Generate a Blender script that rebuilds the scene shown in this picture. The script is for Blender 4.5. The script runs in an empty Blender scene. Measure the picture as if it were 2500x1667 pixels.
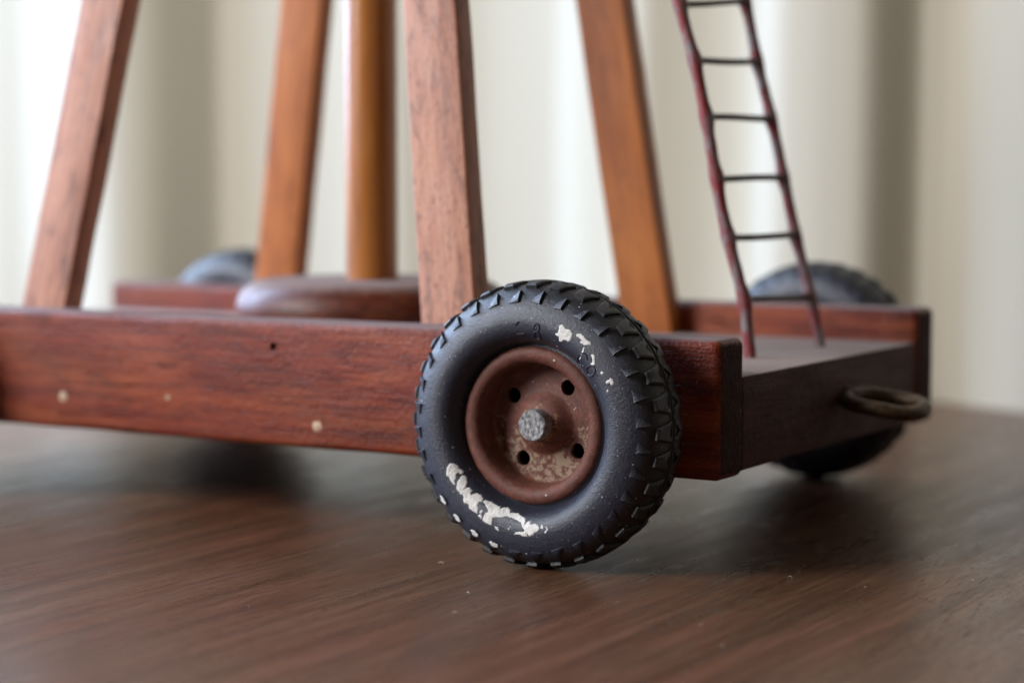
import bpy, bmesh, math, random
from mathutils import Vector, Matrix, noise
random.seed(7)
S = 0.001                       # the numbers below are millimetres
sc = bpy.context.scene
col = sc.collection

# ------------------------------------------------------------------ camera, world, lamps, exposure
F_PX, W_PX = 5106.0, 2500.0
YAW, PITCH = -0.5391333, 0.0791720
cd = bpy.data.cameras.new('camera')
cam = bpy.data.objects.new('camera', cd)
col.objects.link(cam)
cam.location = (212.435*S, -451.758*S, 95.131*S)
vdir = Vector((math.sin(YAW)*math.cos(PITCH), math.cos(YAW)*math.cos(PITCH), -math.sin(PITCH)))
cam.rotation_euler = vdir.to_track_quat('-Z', 'Y').to_euler()
cd.sensor_fit = 'HORIZONTAL'
cd.sensor_width = 36
cd.lens = 36*F_PX/W_PX
cd.clip_start, cd.clip_end = 0.02, 20
cd.dof.use_dof = True
cd.dof.focus_distance = 0.492
cd.dof.aperture_fstop = 7.6
cd.dof.aperture_blades = 0
sc.camera = cam

w = bpy.data.worlds.new('World')
sc.world = w
w.use_nodes = True
w.node_tree.nodes['Background'].inputs[0].default_value = (1.0, 0.82, 0.60, 1)
w.node_tree.nodes['Background'].inputs[1].default_value = 0.034


def area(name, loc, target, sx, sy, power, color):
    ld = bpy.data.lights.new(name, 'AREA')
    ld.shape = 'RECTANGLE'
    ld.size, ld.size_y = sx, sy
    ld.energy, ld.color = power, color
    o = bpy.data.objects.new(name, ld)
    o.location = loc
    o.rotation_euler = (Vector(target)-Vector(loc)).to_track_quat('-Z', 'Y').to_euler()
    col.objects.link(o)
    return o


area('window_light', (-1.16, -1.18, 0.80), (-0.1, 0.1, 0.05), 0.6, 0.85, 46, (0.97, 0.97, 0.99))
area('side_window_light', (-1.50, 0.20, 0.62), (0, 0.05, 0.05), 1.1, 1.0, 52, (0.52, 0.70, 1.0))
area('room_light', (0.95, -1.35, 0.75), (0, 0, 0.05), 0.08, 0.20, 1.2, (1.0, 0.84, 0.68))

sc.view_settings.view_transform = 'Standard'
sc.view_settings.look = 'None'
sc.view_settings.exposure = -0.08
sc.view_settings.gamma = 1.0


# ------------------------------------------------------------------ material helpers
class NT:
    def __init__(self, name):
        self.m = bpy.data.materials.new(name)
        self.m.use_nodes = True
        self.t = self.m.node_tree
        self.b = self.t.nodes['Principled BSDF']
        self.out = self.t.nodes['Material Output']

    def n(self, kind, **kw):
        x = self.t.nodes.new('ShaderNode'+kind)
        for k, v in kw.items():
            setattr(x, k, v)
        return x

    def put(self, sock, v):
        if hasattr(v, 'is_output'):
            self.t.links.new(v, sock)
        elif isinstance(v, (tuple, list)) and len(v) == 3 and len(sock.default_value) == 4:
            sock.default_value = (*v, 1)
        else:
            sock.default_value = v

    def math(self, op, a, b=0.0, c=0.0, clamp=False):
        x = self.n('Math', operation=op, use_clamp=clamp)
        for i, v in enumerate((a, b, c)):
            self.put(x.inputs[i], v)
        return x.outputs[0]

    def mm(self, rnd=True):     # object coordinates in millimetres
        tc = self.n('TexCoord')
        vm = self.n('VectorMath', operation='SCALE')
        self.put(vm.inputs[0], tc.outputs['Object'])
        vm.inputs['Scale'].default_value = 1000
        o = vm.outputs[0]
        if rnd:
            oi = self.n('ObjectInfo')
            ad = self.n('VectorMath', operation='ADD')
            ml = self.math('MULTIPLY', oi.outputs['Random'], 300.0)
            self.put(ad.inputs[0], o)
            self.put(ad.inputs[1], ml)
            o = ad.outputs[0]
        return o

    def map(self, vec, scale=(1, 1, 1), rot=(0, 0, 0)):
        x = self.n('Mapping')
        self.put(x.inputs['Vector'], vec)
        x.inputs['Rotation'].default_value = rot
        x.inputs['Scale'].default_value = scale
        return x.outputs[0]

    def noise(self, vec, scale=1.0, detail=4.0, rough=0.55, dist=0.0):
        x = self.n('TexNoise')
        self.put(x.inputs['Vector'], vec)
        x.inputs['Scale'].default_value = scale
        x.inputs['Detail'].default_value = detail
        x.inputs['Roughness'].default_value = rough
        x.inputs['Distortion'].default_value = dist
        return x.outputs['Fac']

    def voro(self, vec, scale=1.0):
        x = self.n('TexVoronoi')
        self.put(x.inputs['Vector'], vec)
        x.inputs['Scale'].default_value = scale
        return x.outputs['Distance'], x.outputs['Color']

    def step(self, v, a, b):
        x = self.n('MapRange', interpolation_type='SMOOTHSTEP')
        self.put(x.inputs['Value'], v)
        x.inputs['From Min'].default_value = a
        x.inputs['From Max'].default_value = b
        return x.outputs[0]

    def rng(self, v, a, b, c, d):
        x = self.n('MapRange')
        self.put(x.inputs['Value'], v)
        for k, q in zip(('From Min', 'From Max', 'To Min', 'To Max'), (a, b, c, d)):
            x.inputs[k].default_value = q
        return x.outputs[0]

    def ramp(self, v, stops):
        x = self.n('ValToRGB')
        self.put(x.inputs[0], v)
        e = x.color_ramp.elements
        e[0].position, e[0].color = stops[0][0], (*stops[0][1], 1)
        e[1].position, e[1].color = stops[-1][0], (*stops[-1][1], 1)
        for p, c in stops[1:-1]:
            q = e.new(p)
            q.color = (*c, 1)
        return x.outputs[0]

    def mix(self, f, a, b, mode='MIX'):
        x = self.n('Mix', data_type='RGBA', blend_type=mode)
        self.put(x.inputs[0], f)
        self.put(x.inputs[6], a)
        self.put(x.inputs[7], b)
        return x.outputs[2]

    def bump(self, h, dist, strength=1.0, normal=None):
        x = self.n('Bump')
        self.put(x.inputs['Height'], h)
        x.inputs['Distance'].default_value = dist
        x.inputs['Strength'].default_value = strength
        if normal is not None:
            self.put(x.inputs['Normal'], normal)
        return x.outputs[0]

    def up(self):               # how far a face looks upward
        g = self.n('NewGeometry')
        s = self.n('SeparateXYZ')
        self.put(s.inputs[0], g.outputs['Normal'])
        return s.outputs[2]

    def set(self, **kw):
        names = dict(color='Base Color', rough='Roughness', metal='Metallic', normal='Normal',
                     coat='Coat Weight', coatr='Coat Roughness', spec='Specular IOR Level', sheen='Sheen Weight',
                     sss='Subsurface Weight')
        for k, v in kw.items():
            self.put(self.b.inputs[names[k]], v)
        return self.m


def specks(t, vec, cell, radius, keep):
    """white dust grains: one grain in some of the cells"""
    d, c = t.voro(vec, 1.0/cell)
    s = t.n('SeparateColor')
    t.put(s.inputs[0], c)
    near = t.math('LESS_THAN', d, t.math('MULTIPLY', s.outputs[1], radius/cell))
    some = t.math('LESS_THAN', s.outputs[0], keep)
    return t.math('MULTIPLY', near, some)


def axis_scale(axis, along, across):
    v = [across]*3
    v[axis] = along
    return tuple(v)


def wood(name, axis, dark, mid, light, rough=(0.35, 0.5), pores=0.5, dust=0.0, dustcol=(0.34, 0.29, 0.25),
         fine=1.0, coat=0.0, ridges=0.00012, blotch=0.35, pore_len=0.05, haze=0.0, end=0.0, spec=0.5, mott=0.0, warm=0.0, wear=None):
    t = NT(name)
    v = t.mm()
    fib = t.noise(t.map(v, axis_scale(axis, 0.022*fine, 0.55*fine)), 1.0, 6, 0.62, 0.4)
    fib2 = t.noise(t.map(v, axis_scale(axis, 0.07*fine, 2.2*fine)), 1.0, 4, 0.6)
    blo = t.noise(t.map(v, axis_scale(axis, 0.018, 0.06)), 1.0, 4, 0.55, 0.6)
    f = t.math('ADD', t.math('MULTIPLY', fib, 0.55), t.math('MULTIPLY', fib2, 0.25))
    f = t.math('ADD', f, t.math('MULTIPLY', blo, blotch))
    lo, hi = 0.40+0.5*(blotch-0.2)*0.9, 0.68+0.5*(blotch-0.2)*1.1
    c = t.ramp(t.rng(f, lo-0.1, hi, 0, 1), [(0.0, dark), (0.45, mid), (1.0, light)])
    por = t.noise(t.map(v, axis_scale(axis, pore_len, 1.5)), 1.0, 3, 0.7)
    pm = t.step(por, 0.60, 0.70)
    c = t.mix(t.math('MULTIPLY', pm, pores), c, tuple(x*0.35 for x in dark))
    if warm:                    # the stain has gone orange-brown in places
        wn = t.step(t.noise(t.map(v, axis_scale(axis, 0.012, 0.045)), 1.0, 3, 0.5, 0.5), 0.42, 0.62)
        c = t.mix(t.math('MULTIPLY', wn, warm), c, t.mix(1.0, c, (1.12, 1.75, 1.1), 'MULTIPLY'))
    if mott:                    # dark mottling and bruises of the old finish
        mn = t.noise(t.map(v, axis_scale(axis, 0.09, 0.28)), 1.0, 7, 0.68, 0.7)
        c = t.mix(t.math('MULTIPLY', t.step(mn, 0.50, 0.68), mott), c, tuple(x*0.6 for x in dark))
    r = t.rng(t.noise(t.map(v, axis_scale(axis, 0.05, 0.25)), 1.0, 5, 0.6), 0.3, 0.7, rough[0], rough[1])
    sp_in = spec
    if haze:                    # pinkish sheen of the window light, painted into the colour in patches
        hz = t.step(t.noise(t.map(v, axis_scale(axis, 0.03, 0.09)), 1.0, 6, 0.65, 0.8), 0.42, 0.72)
        c = t.mix(t.math('MULTIPLY', hz, haze), c, (0.34, 0.20, 0.18))
    if wear:                    # edges rubbed pale, with nicks
        gp = t.n('NewGeometry')
        wr = t.math('ADD', gp.outputs['Pointiness'], t.math('MULTIPLY', t.math('SUBTRACT', t.noise(t.map(v, axis_scale(axis, 0.12, 0.5)), 1.0, 6, 0.7), 0.5), 0.28))
        c = t.mix(t.math('MULTIPLY', t.step(wr, 0.55, 0.63), 0.7), c, wear)
    if end:                     # bare end grain soaks up the stain and goes nearly black
        tc = t.n('TexCoord')
        sp_ = t.n('SeparateXYZ')
        t.put(sp_.inputs[0], tc.outputs['Normal'])
        en = t.noise(v, 0.9, 5, 0.7)
        e_ = t.step(t.math('ADD', t.math('ABSOLUTE', sp_.outputs[axis]), t.math('MULTIPLY', t.math('SUBTRACT', en, 0.5), 0.5)), 0.80, 1.0)
        c = t.mix(t.math('MULTIPLY', e_, end), c, t.mix(t.step(en, 0.4, 0.7), (0.010, 0.006, 0.005), (0.042, 0.030, 0.026)))
        r = t.math('ADD', r, t.math('MULTIPLY', e_, 0.25), clamp=True)
        sp_in = t.math('MULTIPLY', t.math('SUBTRACT', 1.0, t.math('MULTIPLY', e_, 0.8)), spec)
    if dust:
        dn = t.noise(v, 0.45, 6, 0.7)
        u = t.step(t.math('ADD', t.up(), t.math('MULTIPLY', t.math('SUBTRACT', dn, 0.5), 0.5)), 0.62, 1.0)
        u = t.math('MULTIPLY', u, dust)
        c = t.mix(u, c, dustcol)
        r = t.math('ADD', r, t.math('MULTIPLY', u, 0.35), clamp=True)
    h = t.math('ADD', t.math('MULTIPLY', fib2, 0.6), t.math('MULTIPLY', pm, -0.6))
    n1 = t.bump(h, ridges)
    n1 = t.bump(t.noise(v, 0.7, 4, 0.65), ridges*1.2, 1.0, n1)
    return t.set(color=c, rough=r, normal=n1, coat=coat, coatr=0.25, spec=sp_in)


M = {}
M['rail'] = wood('red_stained_wood', 0, (0.034, 0.0042, 0.0020), (0.175, 0.0235, 0.0085), (0.35, 0.068, 0.022),
                 rough=(0.25, 0.44), pores=0.34, dust=0.75, dustcol=(0.25, 0.205, 0.20), haze=0.06, coat=0.0, ridges=0.0004, end=0.9, spec=0.24, mott=0.45, warm=0.45, wear=(0.30, 0.10, 0.055))
M['deck'] = wood('dusty_red_wood', 1, (0.028, 0.009, 0.006), (0.058, 0.018, 0.012), (0.10, 0.034, 0.022),
                 rough=(0.55, 0.75), pores=0.5, dust=0.9, dustcol=(0.44, 0.345, 0.305), ridges=0.0003, spec=0.25, mott=0.5)
M['disc'] = wood('glossy_dark_red_wood', 0, (0.030, 0.006, 0.003), (0.10, 0.016, 0.006), (0.17, 0.034, 0.012),
                 rough=(0.36, 0.52), pores=0.4, dust=0.75, dustcol=(0.26, 0.19, 0.165), spec=0.4, mott=0.4, warm=0.5)
M['post'] = wood('light_brown_mahogany', 2, (0.20, 0.060, 0.031), (0.41, 0.160, 0.088), (0.58, 0.275, 0.165),
                 rough=(0.42, 0.6), pores=0.75, fine=0.9, blotch=0.42, pore_len=0.32, haze=0.2, mott=0.8, wear=(0.56, 0.30, 0.19))
M['orange'] = wood('orange_varnished_wood', 2, (0.22, 0.054, 0.009), (0.40, 0.118, 0.019), (0.54, 0.19, 0.036),
                   rough=(0.4, 0.55), pores=0.45, fine=0.6, blotch=0.5, mott=0.45)
M['mast'] = wood('golden_varnished_wood', 2, (0.20, 0.058, 0.009), (0.38, 0.130, 0.022), (0.50, 0.20, 0.042),
                 rough=(0.25, 0.38), pores=0.3, fine=0.6, blotch=0.4, coat=0.3)


def mat_table():
    t = NT('dark_brown_table_wood')
    v = t.mm(False)
    rot = (0, 0, math.radians(19.0))
    a = t.noise(t.map(v, (0.14, 0.0050, 0.1), rot), 1.0, 7, 0.62, 0.5)
    b = t.noise(t.map(v, (0.75, 0.018, 0.5), rot), 1.0, 5, 0.6, 0.3)
    p = t.noise(t.map(v, (2.0, 0.13, 2.0), rot), 1.0, 5, 0.75)
    k = t.noise(t.map(v, (1.7, 0.05, 1.0), rot), 1.0, 5, 0.7, 0.2)
    f = t.math('ADD', t.math('MULTIPLY', a, 0.36), t.math('MULTIPLY', b, 0.30))
    f = t.math('ADD', f, t.math('MULTIPLY', k, 0.34))
    c = t.ramp(t.rng(f, 0.36, 0.64, 0, 1), [(0, (0.044, 0.0205, 0.0115)), (0.5, (0.116, 0.053, 0.028)), (0.8, (0.172, 0.083, 0.045)), (1, (0.27, 0.148, 0.090))])
    red = t.step(t.noise(t.map(v, (0.03, 0.006, 0.03), rot), 1.0, 3, 0.5), 0.42, 0.62)
    c = t.mix(t.math('MULTIPLY', red, 0.35), c, t.mix(1.0, c, (1.35, 0.86, 0.75), 'MULTIPLY'))
    pm = t.step(p, 0.55, 0.66)
    c = t.mix(t.math('MULTIPLY', pm, 0.75), c, (0.014, 0.007, 0.004))
    lf = t.step(t.noise(t.map(v, (2.6, 0.045, 2.0), rot), 1.0, 4, 0.7), 0.60, 0.70)
    c = t.mix(t.math('MULTIPLY', lf, 0.45), c, (0.27, 0.155, 0.095))
    sp = specks(t, v, 6.5, 0.28, 0.15)
    c = t.mix(t.math('MULTIPLY', sp, 0.5), c, (0.35, 0.33, 0.31))
    r = t.rng(t.noise(t.map(v, (0.12, 0.02, 0.1), rot), 1.0, 5, 0.6), 0.3, 0.7, 0.24, 0.36)
    h = t.math('ADD', t.math('MULTIPLY', b, 0.5), t.math('MULTIPLY', pm, -0.5))
    return t.set(color=c, rough=r, normal=t.bump(h, 0.00009), spec=0.20)


def mat_tyre():
    t = NT('dark_rubber')
    v = t.mm(False)
    s = t.n('SeparateXYZ')
    t.put(s.inputs[0], v)
    r2 = t.math('SQRT', t.math('ADD', t.math('MULTIPLY', s.outputs[0], s.outputs[0]), t.math('MULTIPLY', s.outputs[2], s.outputs[2])))
    tread = t.step(r2, 30.5, 33.0)
    n1 = t.noise(v, 0.35, 6, 0.65)
    c = t.mix(n1, (0.012, 0.0138, 0.023), (0.029, 0.033, 0.055))
    c = t.mix(t.math('MULTIPLY', tread, 0.7), c, t.mix(n1, (0.013, 0.0115, 0.0105), (0.028, 0.0245, 0.022)))
    grit = t.noise(v, 3.5, 3, 0.7)
    c = t.mix(t.math('MULTIPLY', t.step(grit, 0.58, 0.75), 0.35), c, (0.13, 0.13, 0.15))
    d1 = specks(t, v, 1.9, 0.27, 0.45)
    d2 = specks(t, v, 0.8, 0.16, 0.4)
    dd = t.math('MAXIMUM', d1, t.math('MULTIPLY', d2, 0.6))
    c = t.mix(t.math('MULTIPLY', dd, 0.75), c, (0.62, 0.62, 0.62))
    r = t.math('ADD', t.rng(n1, 0.3, 0.7, 0.32, 0.43), t.math('MULTIPLY', tread, 0.10))
    h = t.math('ADD', t.math('MULTIPLY', grit, 0.45), t.math('MULTIPLY', t.noise(v, 1.3, 5, 0.7), 0.8))
    return t.set(color=c, rough=r, normal=t.bump(h, 0.0002), spec=0.6)


def mat_rim():
    t = NT('red_brown_primer')
    v = t.mm(False)
    s = t.n('SeparateXYZ')
    t.put(s.inputs[0], v)
    r2 = t.math('SQRT', t.math('ADD', t.math('MULTIPLY', s.outputs[0], s.outputs[0]), t.math('MULTIPLY', s.outputs[2], s.outputs[2])))
    n1 = t.noise(v, 0.5, 6, 0.65)
    n2 = t.noise(v, 3.0, 3, 0.6)
    c = t.ramp(n1, [(0.3, (0.080, 0.026, 0.018)), (0.55, (0.140, 0.045, 0.030)), (0.75, (0.21, 0.076, 0.052))])
    c = t.mix(t.math('MULTIPLY', t.step(n2, 0.5, 0.75), 0.3), c, (0.24, 0.12, 0.09))
    dome = t.step(r2, 7.2, 8.4)
    inner = t.math('MULTIPLY', dome, t.math('SUBTRACT', 1.0, t.step(r2, 14.0, 14.7)))
    ang = t.step(t.math('MULTIPLY', s.outputs[2], -1.0), -9.0, 9.0)       # paint rubbed thin towards the lower side
    big = t.noise(v, 0.16, 2, 0.5)
    wear = t.noise(v, 0.75, 7, 0.72)
    wm = t.step(t.math('ADD', t.math('ADD', wear, t.math('MULTIPLY', big, 0.35)), t.math('MULTIPLY', ang, 0.13)), 0.76, 0.86)
    c = t.mix(t.math('MULTIPLY', t.math('MULTIPLY', wm, inner), 0.85), c, t.mix(n2, (0.20, 0.13, 0.085), (0.46, 0.36, 0.25)))
    pin = t.math('SUBTRACT', 1.0, t.step(r2, 4.6, 6.0))
    c = t.mix(t.math('MULTIPLY', t.math('MULTIPLY', t.step(wear, 0.52, 0.6), pin), 0.7), c, (0.42, 0.26, 0.12))
    d1 = specks(t, v, 2.0, 0.27, 0.4)
    d2 = specks(t, v, 0.9, 0.14, 0.4)
    c = t.mix(t.math('MULTIPLY', t.math('MAXIMUM', d1, t.math('MULTIPLY', d2, 0.45)), 0.8), c, (0.62, 0.58, 0.55))
    return t.set(color=c, rough=t.rng(n1, 0.3, 0.7, 0.48, 0.66), normal=t.bump(t.math('ADD', n2, n1), 0.00015), spec=0.4)


def mat_simple(name, c1, c2, scale, rough, metal=0.0, bump=0.0001, lo=0.35, hi=0.65, sc2=None):
    t = NT(name)
    v = t.mm()
    n1 = t.noise(v, scale, 6, 0.65)
    c = t.mix(t.step(n1, lo, hi), c1, c2)
    h = t.noise(v, sc2 or scale*3, 4, 0.6)
    return t.set(color=c, rough=rough, metal=metal, normal=t.bump(h, bump))


def mat_ladder():
    t = NT('flaking_red_paint_on_metal')
    v = t.mm()
    n1 = t.noise(t.map(v, (0.5, 0.5, 0.16)), 1.0, 5, 0.6)
    n2 = t.noise(v, 1.4, 5, 0.65)
    red = t.mix(n2, (0.12, 0.012, 0.014), (0.30, 0.032, 0.032))
    grey = t.mix(n2, (0.07, 0.052, 0.052), (0.32, 0.285, 0.295))
    f = t.step(t.math('ADD', n1, t.math('MULTIPLY', n2, 0.4)), 0.58, 0.76)
    c = t.mix(f, grey, red)
    return t.set(color=c, rough=t.rng(n2, 0.3, 0.7, 0.3, 0.5), metal=0.15, normal=t.bump(n2, 0.0002))


M['table'] = mat_table()
M['tyre'] = mat_tyre()
M['rim'] = mat_rim()
M['ladder'] = mat_ladder()
M['rung'] = mat_simple('dark_worn_metal', (0.030, 0.020, 0.018), (0.085, 0.058, 0.048), 0.6, 0.5, 0.2)
M['pin'] = mat_simple('dull_grey_metal', (0.12, 0.12, 0.125), (0.40, 0.40, 0.41), 1.2, 0.55, 0.25, 0.00015)
M['ring'] = mat_simple('old_brass', (0.050, 0.027, 0.013), (0.12, 0.072, 0.034), 0.5, 0.5, 0.35, 0.0001)
M['flake'] = mat_simple('chipped_white_paint', (0.62, 0.60, 0.57), (0.80, 0.79, 0.77), 0.8, 0.6, 0.0, 0.00015)
M['plug'] = mat_simple('bare_filler', (0.36, 0.24, 0.15), (0.62, 0.46, 0.31), 0.9, 0.7, 0.0, 0.0002)
M['hole'] = mat_simple('dark_hole', (0.006, 0.005, 0.006), (0.016, 0.013, 0.014), 1, 0.6)
M['lint'] = mat_simple('pale_lint', (0.45, 0.44, 0.43), (0.6, 0.58, 0.56), 0.5, 0.8)


def mat_curtain():
    t = NT('cream_curtain_cloth')
    v = t.mm(False)
    n1 = t.noise(t.map(v, (0.02, 0.02, 0.004)), 1.0, 4, 0.5)
    c = t.mix(n1, (0.47, 0.43, 0.335), (0.52, 0.48, 0.385))
    wv = t.noise(t.map(v, (1.6, 1.6, 1.6)), 1.0, 2, 0.5)
    return t.set(color=c, rough=0.85, sheen=0.2, normal=t.bump(wv, 0.0002))


M['curtain'] = mat_curtain()


# ------------------------------------------------------------------ mesh helpers
def link(name, bm, m, parent=None, loc=(0, 0, 0), rot=None, smooth=True, angle=40, scale=True):
    """bm is in millimetres round the object's own origin; loc in millimetres, in the parent's frame"""
    if scale:
        bmesh.ops.scale(bm, vec=(S, S, S), verts=bm.verts)
    bmesh.ops.recalc_face_normals(bm, faces=bm.faces)
    me = bpy.data.meshes.new(name)
    bm.to_mesh(me)
    bm.free()
    me.materials.append(M[m])
    if smooth:
        me.shade_smooth()
        me.set_sharp_from_angle(angle=math.radians(angle))
    o = bpy.data.objects.new(name, me)
    col.objects.link(o)
    mt = Matrix.Translation(Vector(loc)*S)
    if rot is not None:
        mt = mt @ rot.to_4x4()
    o.matrix_basis = mt
    if parent:
        o.parent = parent
    return o


def empty(name, loc=(0, 0, 0), parent=None, rotz=0.0):
    o = bpy.data.objects.new(name, None)
    col.objects.link(o)
    o.location = Vector(loc)*S
    o.rotation_euler = (0, 0, rotz)
    o.empty_display_size = 0.01
    if parent:
        o.parent = parent
    return o


def box(sx, sy, sz, bevel=1.0, seg=3, cuts=0, wob=0.0, seed=0):
    bm = bmesh.new()
    bmesh.ops.create_cube(bm, size=1)
    bmesh.ops.scale(bm, vec=(sx, sy, sz), verts=bm.verts)
    if bevel:
        bmesh.ops.bevel(bm, geom=list(bm.edges), offset=bevel, segments=seg, profile=0.5, affect='EDGES')
    if cuts:
        long = max(sx, sy, sz)
        ax = (sx, sy, sz).index(long)
        for k in range(1, cuts):
            p = [0, 0, 0]
            p[ax] = -long/2+long*k/cuts
            nn = [0, 0, 0]
            nn[ax] = 1
            bmesh.ops.bisect_plane(bm, geom=list(bm.verts)+list(bm.edges)+list(bm.faces), plane_co=p, plane_no=nn)
        for v in bm.verts:
            q = v.co*0.06+Vector((seed*7.1, 0, 0))
            v.co += Vector((0 if ax == 0 else noise.noise(q), 0 if ax == 1 else noise.noise(q+Vector((9, 0, 0))),
                            0 if ax == 2 else noise.noise(q+Vector((0, 9, 0)))))*wob
    return bm


def revolve(prof, n, axis='Y', close=False):
    """prof: (r, h) pairs turned round the axis"""
    bm = bmesh.new()
    rings = []
    for r, h in prof:
        ring = []
        for i in range(n):
            a = 2*math.pi*i/n
            ring.append(bm.verts.new((r*math.cos(a), h, r*math.sin(a)) if axis == 'Y' else (r*math.cos(a), r*math.sin(a), h)))
        rings.append(ring)
    m = len(rings)
    for k in range(m if close else m-1):
        A, B = rings[k], rings[(k+1) % m]
        for i in range(n):
            bm.faces.new((A[i], A[(i+1) % n], B[(i+1) % n], B[i]))
    return bm


def cap(bm, pts):
    bm.faces.new([bm.verts.new(p) for p in pts])


def tube(bm, pts, rad, n=10, closed=False):
    pts = [Vector(p) for p in pts]
    m = len(pts)
    rads = rad if isinstance(rad, (list, tuple)) else [rad]*m
    rings = []
    ref = None
    for i, p in enumerate(pts):
        a = pts[(i-1) % m] if closed or i > 0 else p
        b = pts[(i+1) % m] if closed or i < m-1 else p
        d = (b-a).normalized()
        if ref is None:
            ref = d.orthogonal().normalized()
        ref = (ref-d*ref.dot(d)).normalized()
        c = d.cross(ref)
        rings.append([bm.verts.new(p+(ref*math.cos(2*math.pi*k/n)+c*math.sin(2*math.pi*k/n))*rads[i]) for k in range(n)])
    for i in range(m if closed else m-1):
        A, B = rings[i], rings[(i+1) % m]
        for k in range(n):
            bm.faces.new((A[k], A[(k+1) % n], B[(k+1) % n], B[k]))
    if not closed:
        bm.faces.new(rings[0])
        bm.faces.new(rings[-1])


# ------------------------------------------------------------------ the table and the curtain behind it
TABLE_G = Vector((0.21, 0.978, 0)).normalized()          # grain
TABLE_E = Vector((TABLE_G.y, -TABLE_G.x, 0))
bm = bmesh.new()
P0 = Vector((-94, 417.5, 0))                             # a point of the back edge
cs = [P0-TABLE_E*800, P0+TABLE_E*800, P0+TABLE_E*800-TABLE_G*1000, P0-TABLE_E*800-TABLE_G*1000]
top = [bm.verts.new(c) for c in cs]
bot = [bm.verts.new(c-Vector((0, 0, 28))) for c in cs]
bm.faces.new(top)
bm.faces.new(bot[::-1])
for i in range(4):
    bm.faces.new((top[i], bot[i], bot[(i+1) % 4], top[(i+1) % 4]))
bmesh.ops.bevel(bm, geom=[e for e in bm.edges if all(v.co.z > -1 for v in e.verts)], offset=3, segments=4, profile=0.5, affect='EDGES')
table = link('table', bm, 'table')
table['label'] = 'dark brown wooden table top with fine grain, carrying the toy trailer'
table['category'] = 'table'

PROFILE = [(-564, 20), (-459, -5), (-441, 5), (-422, 17), (-381, 19), (-354, 14), (-321, 5), (-299, -14), (-287, -24), (-283, -46), (-273, -46),
           (-268, -6), (-232, -2), (-195, 2), (-163, 10), (-143, 30), (-126, 30), (-105, 5), (-80, -14), (-55, -5), (-27, 2),
           (1, 5), (17, 20), (31, 32), (46, 14), (64, 8), (87, 33), (98, 33), (109, 5), (119, -12), (134, -9), (150, -2),
           (162, 10), (174, 33), (190, 35), (201, 15), (210, 2), (234, -4), (241, -8), (246, -33), (252, -33), (255, -6),
           (263, -6), (271, 10), (282, 16), (291, 12), (340, 0)]


def fold_angle(u):
    if u < PROFILE[0][0] or u > PROFILE[-1][0]:
        return 4+26*math.sin(u*0.058)*(0.7+0.3*math.sin(u*0.021))
    for (a, x), (b, y) in zip(PROFILE, PROFILE[1:]):
        if a <= u <= b:
            q = (u-a)/(b-a)
            q = q*q*(3-2*q)
            return x+(y-x)*q
    return 0


CE = Vector((0.98, -0.2, 0)).normalized()
CN = Vector((0.2, 0.98, 0)).normalized()                 # away from the camera
C0 = Vector((-340.3, 472.1, 0))+CN*25
us = [-1100+3.0*i for i in range(int(1900/3.0))]
dep, d = [], 0.0
for u in us:
    dep.append(d)
    d += 3.0*math.tan(math.radians(max(-68, min(58, (1.55 if fold_angle(u) > 0 else 1.9)*fold_angle(u)-4.5))))
mid = dep[min(range(len(us)), key=lambda i: abs(us[i]))]
bm = bmesh.new()
zs = [-420, -200, 0, 120, 260, 500, 900]
grid = []
for zz in zs:
    grid.append([])
    for u, dd in zip(us, dep):
        k = 1+0.03*math.sin(zz*0.006+u*0.01)
        p = C0+CE*u-CN*(dd-mid)*k
        grid[-1].append(bm.verts.new((p.x, p.y, zz)))
for a in range(len(zs)-1):
    for i in range(len(us)-1):
        bm.faces.new((grid[a][i], grid[a][i+1], grid[a+1][i+1], grid[a+1][i]))
curtain = link('curtain', bm, 'curtain', angle=180)
sm = curtain.modifiers.new('cloth_thickness', 'SOLIDIFY')
sm.thickness = 0.0012
curtain['label'] = 'cream curtain hanging in soft vertical folds behind the table'
curtain['category'] = 'curtain'

# ------------------------------------------------------------------ the trailer
Z_B, Z_T, Z_D = 21.8, 55.9, 46.2                         # rail underside, rail top, deck top
T, WID, LEN = 14.2, 149.7, 312.5
XM, YM = -152.5, 74.85                                   # mast
R = 35.0
trailer = empty('toy_trailer', (-LEN/2, WID/2, 0))
trailer['label'] = 'old wooden toy trailer with rubber wheels, leaning posts and a little red ladder'
trailer['category'] = 'toy trailer'
TO = Vector((-LEN/2, WID/2, 0))


def part(name, bm, m, loc, rot=None, **kw):
    return link(name, bm, m, trailer, Vector(loc)-TO, rot, **kw)


# side rails
for k, yc in enumerate((T/2, WID-T/2)):
    bm = box(LEN, T, Z_T-Z_B, 2.1, 5, 60, 0.25, k)
    rail = part('side_rail', bm, 'rail', (-LEN/2, yc, (Z_B+Z_T)/2), angle=50)
    if k == 0:
        near_rail = rail
# the deck plank between them, end grain flush with the rails' ends
bm = box(LEN-1.0, WID-2*T-0.2, Z_D-Z_B-1.0, 0.7, 2)
part('deck', bm, 'deck', (-LEN/2, WID/2, (Z_D+Z_B)/2+0.5))
# round base plate with a bullnose edge
RD, HD = 41.5, 17.4
pr = [(0.01, 0)]+[(RD-8.7+8.7*math.sin(a), HD/2-HD/2*math.cos(a)) for a in [math.pi*i/14 for i in range(15)]]+[(0.01, HD)]
bm = revolve(pr, 96, 'Z')
part('base_disc', bm, 'disc', (XM, YM, Z_D), angle=60)
# mast
bm = revolve([(0.01, 0), (8.0, 0), (8.0, 60), (7.9, 130), (7.8, 215), (0.01, 215)], 40, 'Z')
part('mast', bm, 'mast', (XM, YM, Z_D+HD), angle=60)

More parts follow.
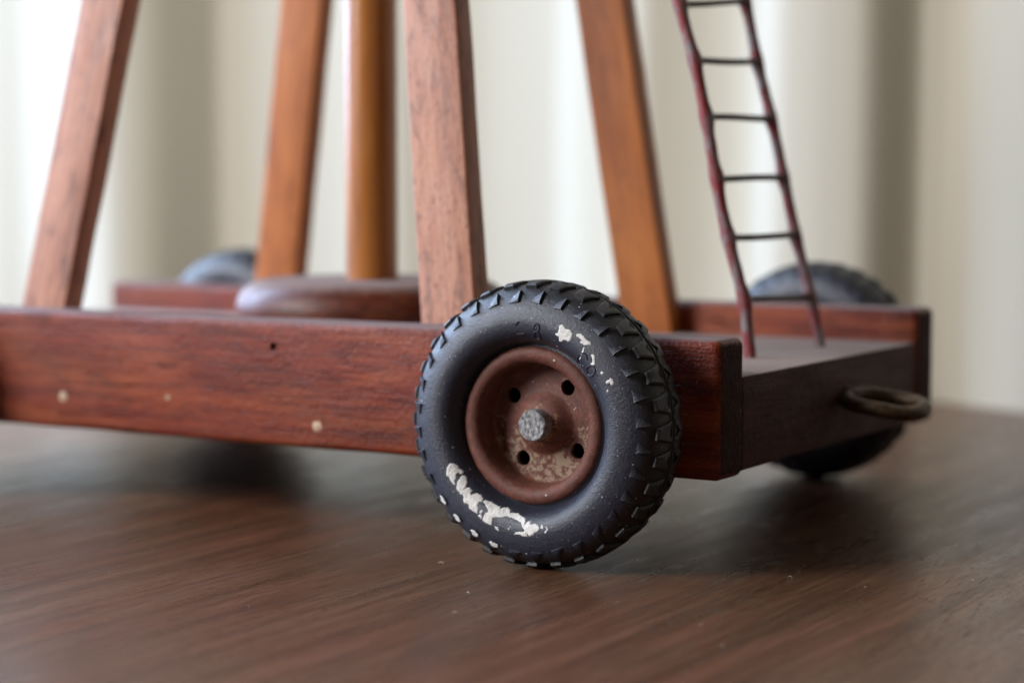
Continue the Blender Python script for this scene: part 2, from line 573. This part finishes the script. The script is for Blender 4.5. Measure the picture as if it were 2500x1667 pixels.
# four leaning posts
APEX = Vector((-155, 75, 515))
for k, (x, y, m) in enumerate(((-86.4, 18.6, 'post'), (-231.0, 18.6, 'post'), (-86.6, 131.2, 'orange'), (-230.5, 131.2, 'orange'))):
    base = Vector((x, y, 56))
    d = ((APEX if y < 75 else Vector((-148, 100, 515)))-base).normalized()
    base = base-d*((56-Z_D)/d.z)
    ex = Vector((1, 0, 0))
    ex = (ex-d*ex.dot(d)).normalized()
    ey = d.cross(ex)
    ln = 230.0
    bm = box(17.0, 8.0, ln, 0.7, 3, 30, 0.25, 10+k)
    # cut the foot level with the deck
    bmesh.ops.translate(bm, vec=(0, 0, ln/2-3), verts=bm.verts)
    rot = Matrix((ex, ey, d)).transposed()
    loc_n = rot.transposed() @ Vector((0, 0, 1))
    geo = bmesh.ops.bisect_plane(bm, geom=list(bm.verts)+list(bm.edges)+list(bm.faces), plane_co=(0, 0, 0), plane_no=loc_n, clear_inner=True)
    bmesh.ops.holes_fill(bm, edges=[e for e in bm.edges if e.is_boundary])
    part('post', bm, m, base, rot)

# ladder
lad = empty('ladder', Vector((-19, 85, Z_D))-TO, trailer)
LO = Vector((-19, 85, Z_D))
LL = [(-20.5, 44.6), (-22.8, 61.6), (-27.6, 78.5), (-31.2, 94.3), (-34.4, 110.7), (-38.0, 126.0), (-42.6, 141.5), (-46, 157), (-50, 173)]
LR = [(-18.4, 44.8), (-21.9, 60.6), (-26.7, 77.9), (-30.6, 94.3), (-34.7, 111.5), (-39.2, 127.9), (-43.0, 145.0), (-46.5, 160), (-50.4, 176)]


def smooth_path(pts, y, sub=8):
    out = []
    n = len(pts)
    for i in range(n-1):
        p0, p1, p2, p3 = pts[max(i-1, 0)], pts[i], pts[i+1], pts[min(i+2, n-1)]
        for s in range(sub):
            t = s/sub
            q = [0.5*(2*b+(c-a)*t+(2*a-5*b+4*c-d)*t*t+(-a+3*b-3*c+d)*t**3) for a, b, c, d in zip(p0, p1, p2, p3)]
            out.append(((q[0], y, q[1]), i+t))
    out.append(((pts[-1][0], y, pts[-1][1]), n-1))
    return out


for pts, y, side, rb in ((LL, 63.0, 1, 1.9), (LR, 107.0, -1, 1.78)):
    sp = smooth_path(pts, y, 12)
    bm = bmesh.new()
    P, Rr = [], []
    for (p, t) in sp:
        f = abs(t-round(t))
        nearj = math.exp(-(f/0.16)**2) if round(t) >= 1 else 0
        P.append(Vector((p[0], p[1]+side*0.45*nearj+0.12*noise.noise(Vector((t*2.1, y, 0))), p[2])) - LO)
        Rr.append(rb*(0.86+0.28*nearj+0.06*noise.noise(Vector((t*5, y, 3)))))
    tube(bm, P, Rr, 12)
    for v in bm.verts:          # a flat strip rather than a round wire
        pass
    link('ladder_rail', bm, 'ladder', lad, (0, 0, 0), angle=60)
for i in range(1, 9):
    a = Vector((LL[i][0], 63, LL[i][1]))-LO
    b = Vector((LR[i][0], 107, LR[i][1]))-LO
    bm = bmesh.new()
    P, Rr = [], []
    for s in range(17):
        t = s/16
        e = min(t, 1-t)
        P.append(a.lerp(b, t)+Vector((0.2*math.sin(i*2.3+t*3), 0, 0.25*math.sin(i*1.7+t*4))))
        Rr.append(0.93+0.75*math.exp(-(e/0.055)**2))
    tube(bm, P, Rr, 10)
    link('rung', bm, 'rung', lad, (0, 0, 0), angle=60)

# drawbar eye on the end face
bm = bmesh.new()
RC = Vector((11.2, 80.5, 34.0))
P = []
for i in range(48):
    a = 2*math.pi*i/48
    x, y = 10.2*math.cos(a), 10.2*math.sin(a)
    P.append(RC+Vector((x, y, -0.13*x+0.06*y+0.25*math.sin(3*a))))
tube(bm, P, [2.05+0.2*noise.noise(Vector((i*0.3, 0, 0))) for i in range(48)], 14, True)
tube(bm, [(-4, 81.0, 36.9), (-0.3, 81.0, 36.5), (1.2, 80.9, 36.0), (2.6, 80.7, 35.4)], [1.7, 1.75, 1.8, 1.7], 12)
bmesh.ops.translate(bm, vec=-Vector((0, 81, 34)), verts=bm.verts)
part('tow_ring', bm, 'ring', (0, 81, 34), angle=80)

# nail hole and bare spots on the near rail
bm = bmesh.new()
bmesh.ops.create_cone(bm, cap_ends=True, segments=20, radius1=1.15, radius2=1.15, depth=8, matrix=Matrix.Rotation(math.pi/2, 4, 'X'))
bmesh.ops.scale(bm, vec=(S, S, S), verts=bm.verts)
cm = bpy.data.meshes.new('cutter')
bm.to_mesh(cm)
bm.free()
co = bpy.data.objects.new('cutter', cm)
col.objects.link(co)
co.location = Vector((-133.3, 0, 48.9))*S
md = near_rail.modifiers.new('hole', 'BOOLEAN')
md.object = co
md.solver = 'EXACT'
bpy.context.view_layer.update()
dg = bpy.context.evaluated_depsgraph_get()
nm = bpy.data.meshes.new_from_object(near_rail.evaluated_get(dg))
near_rail.modifiers.clear()
near_rail.data = nm
nm.shade_smooth()
nm.set_sharp_from_angle(angle=math.radians(50))
bpy.data.objects.remove(co)
bm = revolve([(0.01, 2.4), (0.8, 2.3), (1.12, 1.6)], 16, 'Y')
part('nail_hole', bm, 'hole', (-133.3, 0, 48.9))
for x, z, r, sd in ((-209.8, 31.1, 1.45, 1), (-118.7, 28.2, 1.55, 2), (-170.4, 33.0, 0.75, 3)):
    bm = bmesh.new()
    rim_ = []
    for ring, (q, dd) in enumerate(((1.0, 0.06), (0.8, -0.12))):
        rr = []
        for i in range(18):
            a = 2*math.pi*i/18
            k = 1+0.28*noise.noise(Vector((math.cos(a)*1.3, math.sin(a)*1.3, sd*5.0)))
            if sd == 2:         # heart shaped chip
                k *= 1-0.32*math.exp(-((a-1.9)/0.35)**2)
            rr.append(bm.verts.new((r*1.15*k*q*math.cos(a), dd, r*k*q*math.sin(a))))
        rim_.append(rr)
    for i in range(18):
        bm.faces.new((rim_[0][i], rim_[0][(i+1) % 18], rim_[1][(i+1) % 18], rim_[1][i]))
    bm.faces.new(rim_[1])
    o = part('chipped_spot', bm, 'plug', (x, -0.06, z))

# ------------------------------------------------------------------ wheels
PROF = [(0, 34.3), (2.5, 34.2), (5, 33.8), (7.2, 32.9), (8.9, 31.5), (10.2, 29.5), (11.0, 27.3), (11.3, 25), (10.6, 22.7), (8.6, 20.9), (5.4, 19.7)]


def prof_at(s):
    """smooth outline of the tyre's front half: s 0 (middle of the tread) .. 10 (bead) -> (outward offset, radius)"""
    n = len(PROF)
    s = max(0.0, min(n-1.0, s))
    i = min(int(s), n-2)
    t = s-i
    def g(k):
        return PROF[k] if k >= 0 else (-PROF[-k][0], PROF[-k][1])
    p0, p1, p2 = g(i-1), g(i), g(i+1)
    p3 = PROF[i+2] if i+2 < n else (2*PROF[-1][0]-PROF[-2][0], 2*PROF[-1][1]-PROF[-2][1])
    return [0.5*(2*b+(c-a)*t+(2*a-5*b+4*c-d)*t*t+(-a+3*b-3*c+d)*t**3) for a, b, c, d in zip(p0, p1, p2, p3)]


def tyre_pt(th, s, h=0.0, side=-1):
    a, b = prof_at(s-0.05), prof_at(s+0.05)
    o, r = prof_at(s)
    tx, tr = b[0]-a[0], b[1]-a[1]
    l = math.hypot(tx, tr)
    no, nr = -tr/l, tx/l          # outward normal in (offset, radius)
    o += no*h
    r += nr*h
    return Vector((r*math.cos(th), side*o, r*math.sin(th)))


N_LUG = 32
PITCH = 2*math.pi/N_LUG


def lug(bm, th0, poly, heights, side, rnd):
    heights = [h if side < 0 else h*0.5 for h in heights]
    """poly: (angle in degrees, s) corners of a raised block; heights per corner"""
    n = len(poly)
    cx = sum(p[0] for p in poly)/n
    cs = sum(p[1] for p in poly)/n
    sub = []
    for i in range(n):            # two points a side so that blocks hug the curved tread
        a, b = poly[i], poly[(i+1) % n]
        ha, hb = heights[i], heights[(i+1) % n]
        for t in (0, 0.5):
            sub.append((a[0]+(b[0]-a[0])*t, a[1]+(b[1]-a[1])*t, ha+(hb-ha)*t))
    m = len(sub)
    lo, hi = [], []
    for a, s, h in sub:
        j = rnd.uniform(-0.12, 0.12)
        lo.append(bm.verts.new(tyre_pt(th0+math.radians(a), s, -0.25, side)))
        a2, s2 = cx+(a-cx)*0.78, cs+(s-cs)*0.78
        hi.append(bm.verts.new(tyre_pt(th0+math.radians(a2), s2, 0.95*(h+j*0.5), side)))
    md_ = []
    for a, s, h in sub:
        md_.append(bm.verts.new(tyre_pt(th0+math.radians(cx+(a-cx)*0.97), cs+(s-cs)*0.97, h*0.7, side)))
    for i in range(m):
        k = (i+1) % m
        bm.faces.new((lo[i], lo[k], md_[k], md_[i]))
        bm.faces.new((md_[i], md_[k], hi[k], hi[i]))
    c = bm.verts.new(tyre_pt(th0+math.radians(cx), cs, 0.95*sum(heights)/n, side))
    for i in range(m):
        bm.faces.new((hi[i], hi[(i+1) % m], c))


def stroke(bm, pts, th0, s0, rad=0.22):
    """raised moulded lettering on the sidewall; pts in millimetres (x along the rim clockwise, y outward)"""
    P = []
    for x, y in pts:
        P.append(tyre_pt(math.radians(th0)-x/27.5, s0-y/2.25, 0.03, -1))
    tube(bm, P, rad, 6)


def circle_pts(cx, cy, rx, ry, a0=0, a1=360, n=14):
    return [(cx+rx*math.cos(math.radians(a0+(a1-a0)*i/n)), cy+ry*math.sin(math.radians(a0+(a1-a0)*i/n))) for i in range(n+1)]


def make_tyre_bm():
    rnd = random.Random(3)
    pts = [prof_at(i*0.25) for i in range(41)]
    front = [(r, -o) for o, r in pts]
    full = front[::-1]+[(r, -y) for r, y in front[1:]]
    inner = [(17.6, 6.5), (17.2, 0), (17.6, -6.5)]
    bm = revolve(full+inner, 192, 'Y', True)
    for side in (-1, 1):
        for k in range(N_LUG):
            th = math.radians(6.0)+PITCH*k
            j = lambda q: rnd.uniform(-q, q)
            # wedge at the shoulder, steep on its clockwise side
            lug(bm, th, [(2.6+j(.4), 4.75+j(.15)), (-2.7+j(.4), 4.8+j(.15)), (-2.6+j(.3), 3.3+j(.2)), (-1.7, 3.25)], [0.25, 0.78, 0.9, 0.6], side, rnd)
            # blunt block of the middle rows, open towards the centre line
            lug(bm, th+PITCH*0.5, [(-2.5+j(.3), 2.75+j(.12)), (-4.6+j(.3), 0.55), (-2.6, 0.5), (-0.5, 2.0), (0.6, 2.0), (2.8, 0.5), (4.4+j(.3), 0.55), (2.3+j(.3), 2.75+j(.12))],
                [1.15, 0.9, 0.8, 0.95, 0.95, 0.8, 0.9, 1.15], side, rnd)
    # mould parting line round the middle of the tread
    n = 240
    bmr = [Vector((34.75*math.cos(2*math.pi*i/n), 0.12*math.sin(i*0.9), 34.75*math.sin(2*math.pi*i/n))) for i in range(n)]
    tube(bm, bmr, 0.30, 6, True)
    # raised figures "18" and rings on the outer wall
    stroke(bm, [(-0.5, -1.9), (-0.5, 1.9), (-1.3, 1.1)], 91.5, 7.65)
    stroke(bm, [(-1.7, -1.0), (0.9, -1.0)], 91.5, 7.65)
    stroke(bm, circle_pts(0, 1.0, 0.85, 0.9), 81, 7.65)
    stroke(bm, circle_pts(0, -1.0, 1.05, 1.0), 81, 7.65)
    stroke(bm, circle_pts(0, 0, 1.35, 1.5), 38.5, 7.7)
    stroke(bm, circle_pts(0, 0, 1.5, 1.7, 40, 300), 47, 7.7)
    return bm


def make_rim_bm():
    # lip, well wall, disc with hub dome; y grows inward (0 = lip front)
    bm = bmesh.new()
    n = 96
    prof = [(18.6, 4.5), (19.25, 3.0), (19.35, 1.6), (19.05, 0.75), (18.3, 0.2), (17.4, 0.0), (16.6, 0.12), (15.8, 0.55), (15.25, 1.3), (14.95, 2.4),
            (14.85, 4.0), (14.75, 6.0), (14.55, 6.9), (14.1, 7.3)]
    lip = revolve(prof, n)
    me = bpy.data.meshes.new('tmp')
    lip.to_mesh(me)
    lip.free()
    bm.from_mesh(me)
    dome = [(8.2, 7.3), (7.7, 7.05), (7.1, 6.5), (6.4, 5.75), (5.6, 5.0), (4.8, 4.4), (4.0, 4.05), (3.2, 3.95), (0.01, 3.95)]
    d2 = revolve(dome, n)
    d2.to_mesh(me)
    d2.free()
    bm.from_mesh(me)
    # disc face with four holes
    f = bmesh.new()
    loops = []
    for r, cx, cz, k in [(14.1, 0, 0, n), (8.2, 0, 0, n)]:
        loops.append([f.verts.new((cx+r*math.cos(2*math.pi*i/k), 7.3, cz+r*math.sin(2*math.pi*i/k))) for i in range(k)])
    hol = []
    for q in range(4):
        a = math.radians(55+90*q)
        cx, cz = 10.95*math.cos(a), 10.95*math.sin(a)
        hol.append([f.verts.new((cx+1.95*(1+0.05*math.sin(3*b+q))*math.cos(b), 7.3, cz+1.95*math.sin(b))) for b in [2*math.pi*i/24 for i in range(24)]])
    es = []
    for lp in loops+hol:
        for i in range(len(lp)):
            es.append(f.edges.new((lp[i], lp[(i+1) % len(lp)])))
    bmesh.ops.triangle_fill(f, use_beauty=True, use_dissolve=False, edges=es)
    # keep only faces inside the ring and outside the holes
    kill = []
    for fc in f.faces:
        c = fc.calc_center_median()
        rr = math.hypot(c.x, c.z)
        bad = rr > 14.1 or rr < 8.1
        for q in range(4):
            a = math.radians(55+90*q)
            if math.hypot(c.x-10.95*math.cos(a), c.z-10.95*math.sin(a)) < 1.75:
                bad = True
        if bad:
            kill.append(fc)
    bmesh.ops.delete(f, geom=kill, context='FACES_ONLY')
    for lp in hol:                # turned-in edges of the holes
        back = [f.verts.new((v.co.x, 8.6, v.co.z)) for v in lp]
        for i in range(24):
            f.faces.new((lp[i], lp[(i+1) % 24], back[(i+1) % 24], back[i]))
    f.to_mesh(me)
    f.free()
    bm.from_mesh(me)
    bpy.data.meshes.remove(me)
    bmesh.ops.remove_doubles(bm, verts=bm.verts, dist=0.002)
    return bm


def make_pin_bm():
    # knurled end of the axle
    bm = bmesh.new()
    R0, n = 3.85, 40
    rings = []
    def ring(r, y, wob=0.0):
        out = []
        for i in range(n):
            a = 2*math.pi*i/n
            rr = r*(1+0.035*noise.noise(Vector((math.cos(a)*1.6, math.sin(a)*1.6, 2.0))))
            yy = y
            if wob:
                x, z = rr*math.cos(a), rr*math.sin(a)
                u, v = (x*0.94+z*0.34), (z*0.94-x*0.34)
                yy += wob*(math.sin(u*3.9)*(0.7+0.6*math.sin(v*2.7+math.sin(u*1.9))))
            out.append(bm.verts.new((rr*math.cos(a), yy, rr*math.sin(a))))
        return out
    rings.append(ring(R0*0.98, 9.0))
    rings.append(ring(R0, 0.8))
    rings.append(ring(R0*0.98, 0.3))
    for q in (0.93, 0.86, 0.78, 0.70, 0.62, 0.54, 0.46, 0.38, 0.30, 0.22, 0.14, 0.06):
        rings.append(ring(R0*q, 0.0, 0.20))
    for A, B in zip(rings, rings[1:]):
        for i in range(n):
            bm.faces.new((A[i], A[(i+1) % n], B[(i+1) % n], B[i]))
    bm.faces.new(rings[-1])
    return bm


XW, YW = -40.4, -13.0
YR = -19.9-YW                     # lip front measured from the tyre's middle
wheel = empty('wheel', Vector((XW, YW, R))-TO, trailer)
wheel['label'] = 'rear wheel with chipped white paint on its tyre'
tyre = link('tyre', make_tyre_bm(), 'tyre', wheel, angle=35)
rim = link('rim', make_rim_bm(), 'rim', wheel, (-0.4, YR, 0), angle=38)
pin = link('axle_pin', make_pin_bm(), 'pin', wheel, (-0.4, YR+0.5, 0), angle=45)
axle_bm = revolve([(0.01, 8), (3.0, 8), (3.0, 26), (0.01, 26)], 20, 'Y')
axle = link('axle', axle_bm, 'pin', wheel, (0, YR, 0))
bk_bm = revolve([(18.0, 0), (17.9, 8.0), (3.0, 9.0)], 48, 'Y')
hub = link('hub_back', bk_bm, 'hole', wheel, (0, 2.2, 0))

for (x, y, rz) in ((-LEN-XW-6, YW, 0.0), (XW-3, WID-YW, math.pi), (-LEN-XW, WID-YW, math.pi)):
    far = 1.0 if y < 0 else 0.972
    w2 = wheel.copy()
    del w2['label']
    col.objects.link(w2)
    w2.parent = trailer
    w2.location = (Vector((x, y, R*far))-TO)*S
    w2.scale = (far, far, far)
    w2.rotation_euler = (0, 0, rz)
    for ch in (tyre, rim, pin, axle, hub):
        c2 = ch.copy()
        col.objects.link(c2)
        c2.parent = w2

# chips of white paint left on the near wheel, each a thin raised crust
FLAKES = [
    [(207.0, 7.40), (206.0, 7.75), (206.5, 8.10), (208.5, 8.40), (211.0, 8.35), (213.5, 8.65), (215.0, 8.55), (215.0, 8.30), (213.0, 8.20), (213.5, 7.85), (215.5, 7.65), (216.0, 7.40), (218.0, 7.25), (217.0, 7.10), (215.0, 7.10), (212.5, 7.15), (211.0, 6.95)],
    [(216.5, 8.55), (218.5, 8.60), (222.0, 8.35), (223.5, 7.95), (223.5, 7.60), (225.5, 7.30), (224.5, 7.15), (223.0, 7.20), (221.0, 7.15), (219.0, 7.40), (217.0, 7.90), (216.0, 8.30)],
    [(224.0, 7.50), (224.0, 7.95), (225.5, 8.30), (227.5, 8.20), (229.5, 7.85), (230.0, 8.15), (231.0, 8.45), (234.0, 8.60), (237.0, 8.45), (237.5, 8.20), (236.0, 7.95), (236.5, 7.60), (238.5, 7.35), (239.5, 6.95), (238.0, 6.90), (234.0, 6.80), (232.5, 7.05), (231.0, 7.10), (230.0, 6.85), (228.5, 6.95), (227.0, 7.25)],
    [(238.0, 8.30), (238.5, 8.50), (242.0, 8.70), (245.0, 8.70), (249.0, 8.75), (251.0, 8.55), (251.5, 8.85), (254.0, 9.05), (257.0, 8.85), (258.0, 8.60), (263.0, 8.80), (266.0, 8.60), (269.5, 8.45), (271.0, 8.10), (271.0, 7.60), (273.0, 8.10), (274.5, 8.00), (274.5, 7.75), (276.0, 7.75), (278.0, 7.80), (280.5, 7.55), (281.0, 7.20), (279.5, 7.00), (278.0, 7.00), (276.5, 6.65), (274.5, 6.60), (272.5, 6.90), (273.0, 6.50), (270.0, 6.55), (268.5, 6.70), (265.5, 6.60), (265.5, 6.75), (268.0, 6.95), (271.0, 6.95), (271.5, 7.20), (270.0, 7.40), (269.0, 7.80), (266.0, 8.05), (263.5, 8.15), (260.5, 8.20), (257.5, 8.25), (255.0, 7.95), (251.0, 7.70), (249.0, 7.50), (249.5, 7.05), (250.5, 6.75), (248.0, 6.65), (244.5, 6.65), (244.0, 7.00), (244.0, 7.60), (246.0, 7.70), (243.5, 7.95), (241.0, 8.15)],
    [(240.5, 6.85), (241.5, 7.10), (243.0, 7.00), (243.0, 6.75), (241.5, 6.75)],
    [(240.5, 7.20), (240.5, 7.55), (241.5, 7.50), (241.5, 7.20)],
    [(252.5, 6.75), (254.0, 6.80), (255.5, 6.50), (254.5, 6.45), (253.0, 6.60)],
    [(260.5, 7.10), (261.0, 7.10), (261.5, 6.95), (261.0, 6.95)],
    [(282.5, 7.65), (283.5, 7.50), (283.5, 7.20), (282.0, 7.35)],
    [(285.5, 7.40), (286.5, 7.10), (285.0, 6.75), (284.0, 6.80), (285.5, 7.10)],
    [(68.5, 7.20), (67.0, 6.90), (68.0, 6.20), (67.0, 6.00), (65.5, 6.10), (64.5, 6.25), (62.0, 6.05), (61.0, 6.15), (59.5, 6.30), (58.5, 6.90), (60.0, 7.15), (62.0, 7.20), (64.0, 7.65), (65.0, 7.65), (65.5, 7.30)],
    [(57.5, 6.00), (56.5, 5.80), (54.5, 5.70), (52.0, 5.85), (49.5, 5.70), (48.5, 5.85), (49.5, 6.05), (50.5, 6.35), (53.5, 6.40), (53.0, 6.15), (55.0, 6.10), (57.0, 6.20)],
    [(50.0, 6.65), (50.0, 6.50), (48.5, 6.95), (48.5, 7.35), (49.0, 7.40), (49.5, 6.95)],
    [(48.5, 7.55), (48.0, 7.55), (48.0, 7.90), (48.5, 7.95)],
    [(44.5, 6.50), (44.0, 6.25), (42.0, 6.35), (41.5, 6.55), (39.5, 6.80), (39.5, 7.05), (41.0, 7.20), (41.0, 6.85), (42.5, 6.65)],
    [(34.0, 6.75), (34.0, 6.55), (33.0, 6.50), (33.0, 6.80)],
    [(28.5, 6.65), (28.5, 6.40), (29.0, 6.15), (28.0, 5.95), (26.0, 6.05), (25.5, 6.30), (27.0, 6.35), (27.5, 6.75)],
    [(24.0, 7.00), (24.5, 6.90), (23.5, 6.80), (23.0, 7.00)],
]
for th in (219.5, 230.7, 242.0, 253.3):                 # the outer faces of four tread blocks
    FLAKES.append([(th-2.5, 4.75), (th-1.6, 4.95), (th+0.3, 5.0), (th+2.2, 4.9), (th+2.4, 4.6), (th+1.2, 4.45), (th-0.6, 4.4), (th-2.0, 4.5)])


def inside(px, py, poly):
    c = False
    j = len(poly)-1
    for i in range(len(poly)):
        xi, yi = poly[i]
        xj, yj = poly[j]
        if (yi > py) != (yj > py) and px < (xj-xi)*(py-yi)/(yj-yi)+xi:
            c = not c
        j = i
    return c


def edge_dist(px, py, poly):
    best = 1e9
    for i in range(len(poly)):
        ax, ay = poly[i]
        bx, by = poly[(i+1) % len(poly)]
        dx, dy = bx-ax, by-ay
        t = max(0, min(1, ((px-ax)*dx+(py-ay)*dy)/(dx*dx+dy*dy+1e-12)))
        best = min(best, math.hypot(px-ax-t*dx, py-ay-t*dy))
    return best


KA, KS = 0.48, 2.25               # millimetres for one degree, one step of s
for fi, poly in enumerate(FLAKES):
    onlug = fi >= 18
    pm_ = [(a*KA, s*KS) for a, s in poly]
    g = 0.13
    x0, x1 = min(p[0] for p in pm_)-0.3, max(p[0] for p in pm_)+0.3
    y0, y1 = min(p[1] for p in pm_)-0.3, max(p[1] for p in pm_)+0.3
    nx, ny = int((x1-x0)/g)+2, int((y1-y0)/g)+2
    bm = bmesh.new()
    vs = {}
    H = {}
    for i in range(nx):
        for j in range(ny):
            px, py = x0+i*g, y0+j*g
            q = Vector((px*1.6, py*1.6, fi*3.0))
            wx, wy = px+0.16*noise.noise(q), py+0.16*noise.noise(q+Vector((5, 5, 0)))
            ds = edge_dist(wx, wy, pm_)*(1 if inside(wx, wy, pm_) else -1)
            ds += 0.10*noise.noise(q*2.2)
            if (fi >= 8 or onlug) and noise.noise(q*1.1+Vector((2, 7, 1))) > 0.42:
                ds = min(ds, -0.02)
            H[i, j] = ds
    for (i, j), ds in H.items():
        if ds > -0.14:
            px, py = x0+i*g, y0+j*g
            h = -0.05+min(1, max(0, (ds+0.10)/0.22))**0.5*(0.15+0.06*noise.noise(Vector((px*1.1, py*1.1, 4))))
            if onlug:
                h += 0.48
            vs[i, j] = bm.verts.new(tyre_pt(math.radians(px/KA), py/KS, h, -1))
    for (i, j) in vs:
        k4 = [(i, j), (i+1, j), (i+1, j+1), (i, j+1)]
        if all(k in vs for k in k4):
            bm.faces.new([vs[k] for k in k4])
    bmesh.ops.delete(bm, geom=[v for v in bm.verts if not v.link_faces], context='VERTS')
    if len(bm.faces) < 1:
        bm.free()
        continue
    link('paint_flake', bm, 'flake', wheel, angle=80)

# specks and fibres of lint lying on the table
bm = bmesh.new()
rnd = random.Random(11)
for k in range(80):
    x, y = rnd.uniform(-190, 90), rnd.uniform(-130, 60)
    if rnd.random() < 0.78:
        r = rnd.uniform(0.04, 0.12)
        bmesh.ops.create_icosphere(bm, subdivisions=1, radius=r, matrix=Matrix.Translation((x, y, r*0.6)))
    else:
        a, L_, cv = rnd.uniform(0, 6.3), rnd.uniform(0.8, 2.4), rnd.uniform(-2.5, 2.5)
        P, px, py = [], x, y
        for s in range(7):
            P.append((px, py, 0.10+0.25*math.sin(s*0.52)*rnd.uniform(0.6, 1)))
            px += L_/6*math.cos(a)
            py += L_/6*math.sin(a)
            a += cv/6
        tube(bm, P, 0.05, 5)
lint = link('lint', bm, 'lint', angle=60)
lint['kind'] = 'stuff'
lint['label'] = 'pale specks and fibres of lint scattered on the dark table'
lint['category'] = 'lint'
